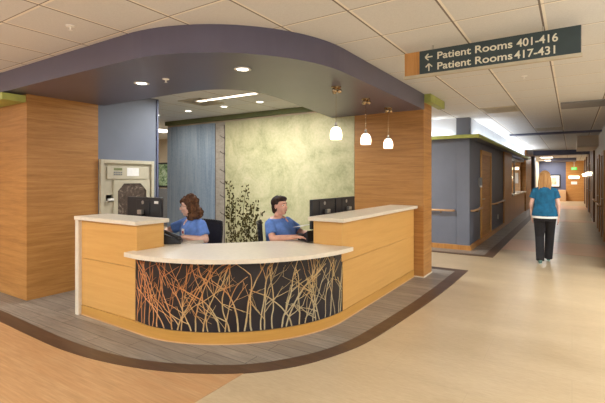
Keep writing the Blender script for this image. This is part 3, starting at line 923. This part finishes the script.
def walker(loc, rz, label):
    t = thing('person', loc, label, 'person', None, rz)
    b = MB()
    R = Matrix.Rotation(.0, 3, 'Z'); hc = Vector((0, .02, 1.495))
    def tors(w): return [((0, 0, .80), .168 * w, .115 * w), ((0, -.005, .90), .172 * w, .12 * w), ((0, 0, 1.0), .145 * w, .105 * w), ((0, .005, 1.12), .155 * w, .11 * w), ((0, 0, 1.24), .17 * w, .105 * w), ((0, -.005, 1.31), .15 * w, .085 * w), ((0, -.005, 1.35), .08 * w, .062 * w)]
    b.loft(tors(.92)); b.cap((0, -.005, 1.33), (0, .0, 1.44), .05, .046, 14); T = head(b, hc, R, .97)
    J = {-1: ((-.160, 0, 1.262), (-.222, .01, 1.03), (-.218, .10, .82)), 1: ((.160, 0, 1.262), (.220, -.02, 1.03), (.222, .05, .81))}
    for q in (-1, 1):
        s0, el, wr = (Vector(v) for v in J[q]); b.cap(s0, el, .046, .038, 12); b.cap(el, wr, .038, .024, 12)
        d = (wr - el).normalized(); hand(b, wr + d * .01, d + Vector((0, .15, 0)), (-q, .2, 0), q, .3)
    L = {-1: ((-.085, 0, .84), (-.085, .03, .46), (-.075, -.12, .09), (-.078, .04, .035)), 1: ((.085, 0, .84), (.082, .12, .47), (.06, .15, .09), (.06, .31, .05))}
    for q in (-1, 1):
        hp, kn, an, to = (Vector(v) for v in L[q]); b.cap(hp, kn, .082, .052, 12); b.cap(kn, an, .052, .034, 12); b.cap(an, to, .034, .028, 10)
    bake(b, 'body', M['skin'], t, .006, 3)
    g = MB(); r = tors(1.08); r[0] = ((0, 0, .825), .222, .15); r[1] = ((0, -.005, .90), .208, .145); r[2] = ((0, 0, 1.0), .178, .13); r[3] = ((0, .005, 1.12), .178, .125); g.loft(r)
    for q in (-1, 1):
        s0, el, wr = (Vector(v) for v in J[q]); m_ = s0.lerp(el, .55); g.cap(s0 + Vector((-q * .05, 0, .012)), s0, .056, .058, 12); g.cone(s0, m_, .06, .074, 16)
    bake(g, 'scrub_top', M['teal'], t, .008, 3)
    MB().loft([((0, 0, .79), .214, .143), ((0, 0, .835), .214, .143)]).build('undershirt_hem', M['white'], t, smooth=False, world=False)
    p = MB(); p.loft([((0, 0, .74), .19, .13), ((0, 0, .86), .195, .13)])
    for q in (-1, 1):
        hp, kn, an, to = (Vector(v) for v in L[q]); p.cap(hp, kn, .110, .080, 14); p.cone(kn, an + Vector((0, 0, -.03)), .080, .070, 14); p.ball(kn, .08)
    bake(p, 'trousers', M['black_cloth'], t, .009, 2)
    for q in (-1, 1):
        an, to = Vector(L[q][2]), Vector(L[q][3]); mid = (an + to) / 2
        sh = MB().cap(Vector((an.x, an.y - .01, to.z + .01)), to, .036, .034, 12).cap(an + Vector((0, -.01, -.02)), Vector((an.x, an.y + .02, to.z + .02)), .036, .036, 10)
        so_ = bake(sh, 'shoe', M['shoe'], t, .006, 2)
        z0 = to.z - .035
        MB().loft([((mid.x, mid.y + .005, z0), .036, .115), ((mid.x, mid.y + .005, z0 + .018), .037, .117)]).build('sole', M['sole'], so_, world=False)
    h = MB(); h.ball(T((0, -.03, .04)), (.092, .098, .09), R, 20)
    h.loft([(T((0, -.055, -.21)), .098, .035), (T((0, -.055, -.14)), .115, .055), (T((0, -.05, -.05)), .108, .075), (T((0, -.035, .03)), .095, .085)])
    rn = random.Random(3)
    for k in range(34):
        x = rn.uniform(-.1, .1); y = -.075 - .03 * rn.random()
        h.cap(T((x * .8, y + .01, .05)), T((x * 1.02, y, -.20 - rn.random() * .05)), .012, .008, 6)
    bake(h, 'hair', M['hair_blond'], t, .006, 1)
    face_parts(t, T, R, .97)
    return t


walker((-.40, 8.42, 0), .05, 'woman walking away in teal scrub top, black trousers and long blond hair').scale = (.92, 1, 1.0)

# ------------------------------------------------------------------ pendants
def pendant(loc, label):
    t = thing('pendant_lamp', loc, label, 'pendant lamp', 'pendant lamps over the long counter wing')
    # local z=0 at the ceiling
    cn = MB().lathe([(0, 0), (.055, 0), (.055, -.012), (.03, -.026), (0, -.028)]).build('canopy', M['brass'], t, smooth=False, world=False)
    for k in range(3):
        a = 2 * PI * k / 3 + .5; x, y = .036 * math.cos(a), .036 * math.sin(a)
        MB().lathe([(0, -.02), (.021, -.026), (.030, -.048), (.021, -.070), (0, -.077)], (x, y), 16).build('canopy_ball', M['brass'], cn, smooth=True, world=False)
    MB().cone((0, 0, -.03), (0, 0, -.425), .0022, .0022, 6).build('cord', M['brass'], t, world=False)
    MB().lathe([(0, -.395), (.012, -.397), (.016, -.43), (.026, -.452), (0, -.452)], seg=20).build('socket', M['silver'], t, world=False)
    s = MB().lathe([(.024, -.448), (.046, -.462), (.064, -.50), (.070, -.545), (.064, -.590), (.060, -.590), (.066, -.545), (.060, -.502), (.043, -.466), (.022, -.453)], seg=32).build('shade', M['shade'], t, smooth=True, world=False)
    MB().ball((0, 0, -.53), (.028, .028, .035)).build('bulb', M['lamp'], t, smooth=True, world=False)
    return t


pendant((-2.21, 4.10, SZ), 'opal glass pendant lamp hanging closest to the mural')
pd = pendant((-2.22, 4.92, SZ), 'opal glass pendant lamp hanging in the middle of three')
pendant((-2.23, 5.72, SZ), 'opal glass pendant lamp hanging closest to the oak pillar')


def downlight(loc, label, group='recessed downlights in purple ceiling band'):
    t = thing('recessed_downlight', loc, label, 'downlight', group)
    MB().lathe([(.058, 0), (.078, 0), (.080, -.006), (.058, -.008)]).build('trim_ring', M['white'], t, world=False)
    MB().lathe([(0, -.003), (.057, -.003), (.057, -.001), (0, -.001)]).build('lens', M['lamp'], t, world=False)
    return t


downlight((-3.88, 2.81, SZ), 'lit round downlight in purple ceiling band above short counter wing')
downlight((-2.585, 2.96, SZ), 'lit round downlight in purple ceiling band above the curved front')
downlight((-.36, 24.8, 2.6), 'lit round downlight in the lower corridor ceiling', None)


def sprinkler(loc, label):
    t = thing('sprinkler_head', loc, label, 'sprinkler')
    MB().lathe([(0, 0), (.035, 0), (.034, -.006), (.014, -.012), (0, -.012)], seg=20).build('escutcheon', M['white'], t, world=False)
    MB().cone((0, 0, -.01), (0, 0, -.035), .008, .006, 10).lathe([(0, -.035), (.018, -.036), (0, -.039)], seg=14).build('deflector', M['white'], t, world=False)
    return t


sprinkler((-3.51, 2.83, SZ), 'small round sprinkler beside downlight in purple ceiling band')
sprinkler((-3.46, 1.83, CZ), 'small sprinkler in tile ceiling above the orange floor')
sprinkler((-1.1, 10.5, CZ), 'small sprinkler in corridor ceiling before thin dark beam')
sprinkler((-.49, 5.75, CZ), 'small sprinkler in tile ceiling just beyond the hanging sign')


def vent(x0, x1, y0, y1, label, mat='grey_plastic'):
    t = thing('ceiling_vent', ((x0 + x1) / 2, (y0 + y1) / 2, CZ), label, 'vent')
    f = .035
    MB().box(x0, x1, y0, y0 + f, CZ - .012, CZ).box(x0, x1, y1 - f, y1, CZ - .012, CZ).box(x0, x0 + f, y0, y1, CZ - .012, CZ).box(x1 - f, x1, y0, y1, CZ - .012, CZ).build('frame', M['cream_matte'], t)
    s = MB(); n = 9
    for k in range(n):
        y = y0 + f + (y1 - y0 - 2 * f) * (k + .5) / n; s.box(x0 + f, x1 - f, y - .012, y + .004, CZ - .010, CZ - .004)
    s.build('louvre', M['cream_matte'], t)
    MB().box(x0 + f, x1 - f, y0 + f, y1 - f, CZ - .003, CZ - .001).build('backing', M['grey_plastic'], t)
    return t


vent(-1.40, -.80, 8.02, 8.66, 'square louvred vent in ceiling before the corridor')
vent(-5.35, -4.85, 4.55, 5.1, 'square louvred vent inside the nurse station ceiling')
vent(-.78, -.19, 12.0, 12.6, 'square louvred vent before the thin dark beam')


def troffer(x0, x1, y0, y1, label, group='ceiling troffers', strength=None, power=None, z=CZ):
    t = thing('ceiling_troffer', ((x0 + x1) / 2, (y0 + y1) / 2, z), label, 'ceiling light', group)
    f = .02
    MB().box(x0, x1, y0, y0 + f, z - .015, z).box(x0, x1, y1 - f, y1, z - .015, z).box(x0, x0 + f, y0, y1, z - .015, z).box(x1 - f, x1, y0, y1, z - .015, z).build('frame', M['white'], t)
    MB().box(x0 + f, x1 - f, y0 + f, y1 - f, z - .010, z - .004).build('lens', M['troffer'], t)
    if power:
        ld = bpy.data.lights.new('troffer_lamp', 'AREA'); ld.shape = 'RECTANGLE'; ld.size = x1 - x0 - .05; ld.size_y = y1 - y0 - .05
        ld.energy = power; ld.color = (.94, .98, 1)
        lo = bpy.data.objects.new('troffer_lamp', ld); COL.objects.link(lo); lo.parent = t; lo.location = (0, 0, -.02)
    return t


troffer(-5.1, -3.85, 4.66, 4.80, 'long slim lit fixture in nurse station ceiling', None, power=60)
troffer(-9.4, -8.7, 6.7, 7.5, 'square lit fixture seen past the end of the mural', None, power=110)
W = 60
troffer(1.2, 1.8, 5.6, 6.8, 'added square ceiling fixture outside the corridor mouth', None, power=140)  # added out of view to brighten the corridor wall and column
for (x, y) in ((-8.0, -.6), (-4.4, -.4), (-1.2, -1.0), (2.6, -.5), (-6.2, -3.0), (-2.2, -3.4), (1.9, 1.8), (2.8, 4.6)):  # unseen fixtures added to raise the lobby brightness
    troffer(x - .3, x + .3, y - .6, y + .6, 'added square ceiling fixture of the lobby, behind the viewer', 'added lobby ceiling fixtures', power=W)
# corridor fixtures between tiles
for (y0, y1, pw) in ((9.4, 13.6, 11), (13.8, 17.4, 15), (17.6, 20.8, 18)):
    ld = bpy.data.lights.new('cove_tube', 'AREA'); ld.shape = 'RECTANGLE'; ld.size = .05; ld.size_y = y1 - y0; ld.energy = pw; ld.color = (.95, .97, 1)
    lo = bpy.data.objects.new('cove_tube', ld); COL.objects.link(lo); lo.parent = led; lo.location = (-1.67, (y0 + y1) / 2, 2.345); lo.rotation_euler = (PI, 0, 0)
ld = bpy.data.lights.new('cove_tube', 'AREA'); ld.shape = 'RECTANGLE'; ld.size = 4; ld.size_y = .05; ld.energy = 8; ld.color = (.95, .97, 1)
lo = bpy.data.objects.new('cove_tube', ld); COL.objects.link(lo); lo.parent = led; lo.location = (-4.1, 8.95, 2.345); lo.rotation_euler = (PI, 0, 0)
troffer(-1.45, -.85, 29.6, 31.2, 'lit fixture before the far wall', None, power=110, z=2.6)
troffer(-5.0, -3.4, 7.4, 7.8, 'lit fixture in side passage behind the mural wall', None, power=120)



def uplight(x, y, rz, label, power):
    """a linear pendant added out of view to brighten the ceiling"""
    t = thing('added_uplight', (x, y, 1.95), label, 'pendant lamp', 'added unseen uplights of the lobby', rz)
    MB().box(-.9, .9, -.08, .08, 0, .05).build('housing', M['white'], t, .006, world=False)
    for q in (-.7, .7): MB().cone((q, 0, .05), (q, 0, CZ - 1.95), .004, .004, 6).build('cable', M['silver'], t, world=False)
    ld = bpy.data.lights.new('added_uplight_tube', 'AREA'); ld.shape = 'RECTANGLE'; ld.size = 1.7; ld.size_y = .14; ld.energy = power; ld.color = (.93, .97, 1)
    lo = bpy.data.objects.new('added_uplight_tube', ld); COL.objects.link(lo); lo.parent = t; lo.location = (0, 0, .055); lo.rotation_euler = (PI, 0, 0)
    return t


for (x, y) in ((-8.5, -.8), (-5.0, -1.6), (-1.5, -1.4), (2.2, -.4), (2.6, 3.2)):  # unseen uplights, added to brighten the ceiling
    uplight(x, y, 0, 'added long white uplight brightening the lobby ceiling behind the viewer', 90)


def washer(x, y, power, label, z=CZ, tilt=.5):
    t = thing('recessed_downlight', (x, y, z), label, 'downlight', 'wall washers in nurse station ceiling')
    MB().lathe([(.058, 0), (.078, 0), (.080, -.006), (.058, -.008)]).build('trim_ring', M['white'], t, world=False)
    MB().lathe([(0, -.003), (.057, -.003), (.057, -.001), (0, -.001)]).build('lens', M['lamp'], t, world=False)
    ld = bpy.data.lights.new('washer_lamp', 'SPOT'); ld.energy = power; ld.spot_size = 2.3; ld.spot_blend = .9; ld.color = (1, .93, .82); ld.shadow_soft_size = .06
    lo = bpy.data.objects.new('washer_lamp', ld); COL.objects.link(lo); lo.parent = t; lo.location = (0, 0, -.03); lo.rotation_euler = (tilt, 0, 0)
    return t


for x in (-6.9, -6.0, -5.1, -4.3, -3.6):
    washer(x, 5.35, 23, 'wall washer above the mural in nurse station ceiling')

# ------------------------------------------------------------------ hanging sign
sg = thing('hanging_sign', (-.655, 3.96, 2.47), 'dark green hanging sign reading Patient Rooms with arrows', 'sign')
# the panel
MB().box(-1.225, .06, 3.95, 3.975, 2.478, 2.70).build('sign_panel', M['sign_dark'], sg)
MB().box(-1.37, -1.225, 3.948, 3.977, 2.478, 2.70).build('wood_block', M['oak_trim'], sg)
MB().box(-1.375, .068, 3.94, 3.985, 2.452, 2.478).build('bottom_rail', M['cream_matte'], sg)
MB().box(.06, .066, 3.948, 3.977, 2.478, 2.70).build('edge_strip', M['silver'], sg)
for x in (-1.1, -.2):
    MB().cone((x, 3.9625, 2.70), (x, 3.9625, CZ), .006, .006, 8).build('hanger', M['silver'], sg)


def text(s, x, z, width, height, parent, name, mat, y, bold=.012, rot=(PI / 2, 0, 0)):
    cu = bpy.data.curves.new('t', 'FONT'); cu.body = s; cu.size = 1; cu.extrude = .01; cu.offset = bold
    o = bpy.data.objects.new('t', cu); COL.objects.link(o); bpy.context.view_layer.update()
    me = bpy.data.meshes.new_from_object(o.evaluated_get(bpy.context.evaluated_depsgraph_get()))
    bpy.data.objects.remove(o)
    xs = [v.co.x for v in me.vertices]; ys = [v.co.y for v in me.vertices]
    sx = width / (max(xs) - min(xs)); sy = height / (max(ys) - min(ys)); x0, y0 = min(xs), min(ys)
    q = origin(parent)
    for v in me.vertices:
        v.co = Vector((x + (v.co.x - x0) * sx, y + (-.004 if v.co.z > 0 else .002), z + (v.co.y - y0) * sy)) - q
    me.materials.clear(); me.materials.append(mat)
    r = bpy.data.objects.new(name, me); COL.objects.link(r); r.parent = parent; return r


text('Patient Rooms', -1.056, 2.601, .630, .066, sg, 'lettering', M['sign_text'], 3.95, .014)
text('401-416', -.395, 2.598, .300, .068, sg, 'lettering', M['sign_text'], 3.95, .014)
text('Patient Rooms', -1.056, 2.503, .630, .066, sg, 'lettering', M['sign_text'], 3.95, .014)
text('417-431', -.412, 2.500, .298, .068, sg, 'lettering', M['sign_text'], 3.95, .014)


def arrow(cx, cz, ang):
    m = MB(); w = .0055

    def seg(a, b):
        a = Vector(a); b = Vector(b); d = (b - a).normalized(); n = Vector((-d.y, d.x)) * w
        P = [a + n, a - n, b - n, b + n]; c, s = math.cos(ang), math.sin(ang)
        Q = [(cx + p.x * c - p.y * s, cz + p.x * s + p.y * c) for p in P]
        A = [m.b.verts.new((q[0], 3.9455, q[1])) for q in Q]; B = [m.b.verts.new((q[0], 3.951, q[1])) for q in Q]
        m.b.faces.new(A); m.b.faces.new(list(reversed(B)))
        for k in range(4): m.b.faces.new([A[k], B[k], B[(k + 1) % 4], A[(k + 1) % 4]])
    seg((-.034, 0), (.034, 0)); seg((-.034, 0), (-.004, .030)); seg((-.034, 0), (-.004, -.030))
    m.build('arrow', M['sign_text'], sg)


arrow(-1.135, 2.634, 0); arrow(-1.135, 2.536, -PI / 2)

# ------------------------------------------------------------------ corridor fittings
def handrail(p0, p1, wall, label):
    t = thing('handrail', p0, label, 'handrail', 'oak handrails of the corridor walls')
    p0 = Vector(p0); p1 = Vector(p1); d = (p1 - p0).normalized(); n = Vector(wall)
    MB().cap(p0, p1, .022, .022, 10).cap(p0, p0 + n * .06, .022, .02, 10).cap(p1, p1 + n * .06, .022, .02, 10).build('rail', M['oak_pale'], t, smooth=True)
    L = (p1 - p0).length; k = max(1, int(L / .9))
    for i in range(k):
        q = p0 + d * L * (i + .5) / k; MB().tube([q, q + Vector((0, 0, -.05)), q + n * .07 + Vector((0, 0, -.05))], .01, 8).build('bracket', M['brass'], t)


handrail((-2.6, 8.985, .81), (-2.07, 8.985, .81), (0, 1, 0), 'oak handrail facing the lobby on slate blue wall')
handrail((-1.71, 9.15, .81), (-1.71, 10.15, .81), (-1, 0, 0), 'oak handrail between corner column and oak framed door')
handrail((-1.71, 11.85, .81), (-1.71, 13.95, .81), (-1, 0, 0), 'oak handrail between oak framed door and pillar')
handrail((.585, 13.1, .78), (.585, 14.1, .78), (1, 0, 0), 'oak handrail between the two brown corridor doors')
handrail((.585, 15.3, .78), (.585, 17.0, .78), (1, 0, 0), 'oak handrail before the widest dark pilaster')

o = thing('hand_sanitizer_dispenser', (-1.76, 10.05, 1.32), 'small silver dispenser beside the oak framed door', 'dispenser')
MB().box(-1.78, -1.70, 10.0, 10.12, 1.32, 1.50).build('housing', M['grey_plastic'], o, .01)
MB().box(-1.745, -1.70, 10.03, 10.09, 1.28, 1.32).build('nozzle', M['white'], o, .004)
o = thing('power_outlet', (-1.78, 13.05, .36), 'white power outlet low on slate blue wall', 'outlet')
MB().box(-1.78, -1.772, 13.0, 13.08, .32, .44).build('cover_plate', M['white'], o, .002)
MB().box(-1.772, -1.769, 13.02, 13.06, .34, .37).box(-1.772, -1.769, 13.02, 13.06, .39, .42).build('socket', M['grey_plastic'], o)


def sconce(y, label):
    t = thing('wall_sconce', (.60, y, 1.62), label, 'wall lamp', 'sconces on the dark wood pilasters')
    MB().box(.585, .60, y - .06, y + .06, 1.56, 1.70).build('back_plate', M['silver'], t)
    MB().lathe([(0, 1.57), (.05, 1.57), (.085, 1.70), (.078, 1.70), (.045, 1.58), (0, 1.58)], (.51, y), 20).build('shade', M['sconce'], t, smooth=True)
    return t


for y, l in ((17.6, 'glowing sconce on the widest dark pilaster'), (19.3, 'glowing sconce at far edge of the widest pilaster'), (22.3, 'glowing sconce on second dark pilaster'), (25.7, 'glowing sconce on third dark pilaster')):
    sconce(y, l)
troffer(-1.45, -.85, 25.2, 26.6, 'lit fixture in the lower corridor ceiling', None, power=60, z=2.6)
# far wall
o = thing('exit_sign', (.108, 31.5, 2.03), 'green exit sign under the ceiling near far oak wall', 'exit sign')
MB().box(-.04, .26, 31.45, 31.5, 2.0, 2.17).build('sign_box', M['exit_green'], o, .004)
text('EXIT', 0, 2.03, .22, .11, o, 'lettering', M['white'], 31.45)
MB().cone((.11, 31.47, 2.2), (.11, 31.47, 2.6), .012, .012, 8).build('stem', M['silver'], o)
o = thing('wall_sconce', (.108, 31.9, 1.5), 'wide glowing sconce on far oak wall', 'wall lamp')
MB().box(-.17, .39, 31.84, 31.9, 1.46, 1.62).build('shade', M['sconce'], o, .01)
MB().box(-.10, .32, 31.88, 31.9, 1.40, 1.46).build('back_plate', M['silver'], o)
o = tag(MB().box(-.05, .27, 31.885, 31.898, 1.08, 1.26).build('wall_notice', M['paper'], None), 'white notice under the far sconce', 'notice')
o = thing('framed_picture', (-.95, 32, 1.28), 'dark framed warm abstract picture on far slate wall', 'picture')
MB().box(-1.45, -.62, 31.955, 31.998, .86, 1.72).build('frame', M['black_plastic'], o)
MB().box(-1.37, -.70, 31.945, 31.956, .94, 1.64).build('mat_board', M['paper'], o)
MB().box(-1.22, -.85, 31.938, 31.946, 1.06, 1.5).build('print', M['art_far'], o)
o = thing('framed_picture', (-11.2, 8.8, 1.6), 'green foliage picture seen past the end of mural', 'picture')
MB().box(-12.3, -10.2, 8.765, 8.798, 1.2, 1.98).build('frame', M['black_plastic'], o)
MB().box(-12.24, -10.26, 8.757, 8.766, 1.25, 1.93).build('print', M['art_gap'], o)

# second station fittings
o = thing('station_counter', (-1.9, 18.5, 0), 'wood counter with white top under second station window', 'counter')
MB().box(-2.1, -1.78, 16.0, 21.0, 0, .86).build('front_panel', M['oak_trim'], o)
MB().box(-2.2, -1.70, 16.0, 21.0, .86, .91).build('top', M['cream'], o, .004)
wd = struct('window_1', MB().box(-1.84, -1.78, 16.0, 16.12, .91, 2.2).box(-1.84, -1.78, 17.2, 17.3, .91, 2.2).box(-1.84, -1.78, 16.0, 17.3, 2.12, 2.2), M['glass_frame'], label='aluminium framed glazing of second station')
MB().box(-1.815, -1.805, 16.12, 17.2, .91, 2.12).build('window_pane', M['glass'], wd)
o = thing('computer_monitor', (-1.98, 18.6, .91), 'small black monitor on second station counter', 'monitor')
MB().box(-2.02, -1.99, 18.3, 18.9, 1.0, 1.38).build('housing', M['black_plastic'], o, .005)
MB().box(-2.08, -1.9, 18.45, 18.75, .91, .93).box(-2.03, -2.0, 18.57, 18.63, .93, 1.1).build('stand', M['black_plastic'], o)
tag(MB().box(-2.27, -2.03, 20.98, 20.995, 1.25, 1.72).build('wall_poster', M['paper']), 'white poster on warm wood wall of second station', 'poster')
o = thing('wall_lamp', (-2.2, 20.9, 1.9), 'glowing wall lamp above white poster in second station', 'wall lamp')
MB().box(-2.42, -2.0, 20.9, 20.98, 1.86, 1.98).build('lens', M['warm_lens'], o, .01)
MB().box(-2.44, -1.98, 20.96, 21.0, 1.83, 2.01).build('back_plate', M['silver'], o)
troffer(-3.6, -2.9, 17.4, 18.6, 'lit fixture inside second nurse station', None, power=110)

paper([(-2.80, 4.10, .90), (-2.62, 4.06, .93), (-2.60, 4.20, .94), (-2.78, 4.24, .91)], 'white paper sheet held above short-haired woman\'s phone')

# ------------------------------------------------------------------ world
wd_ = bpy.data.worlds.new('world'); sc.world = wd_; wd_.use_nodes = True
wd_.node_tree.nodes['Background'].inputs['Color'].default_value = (.93, .97, 1, 1)
wd_.node_tree.nodes['Background'].inputs['Strength'].default_value = .55
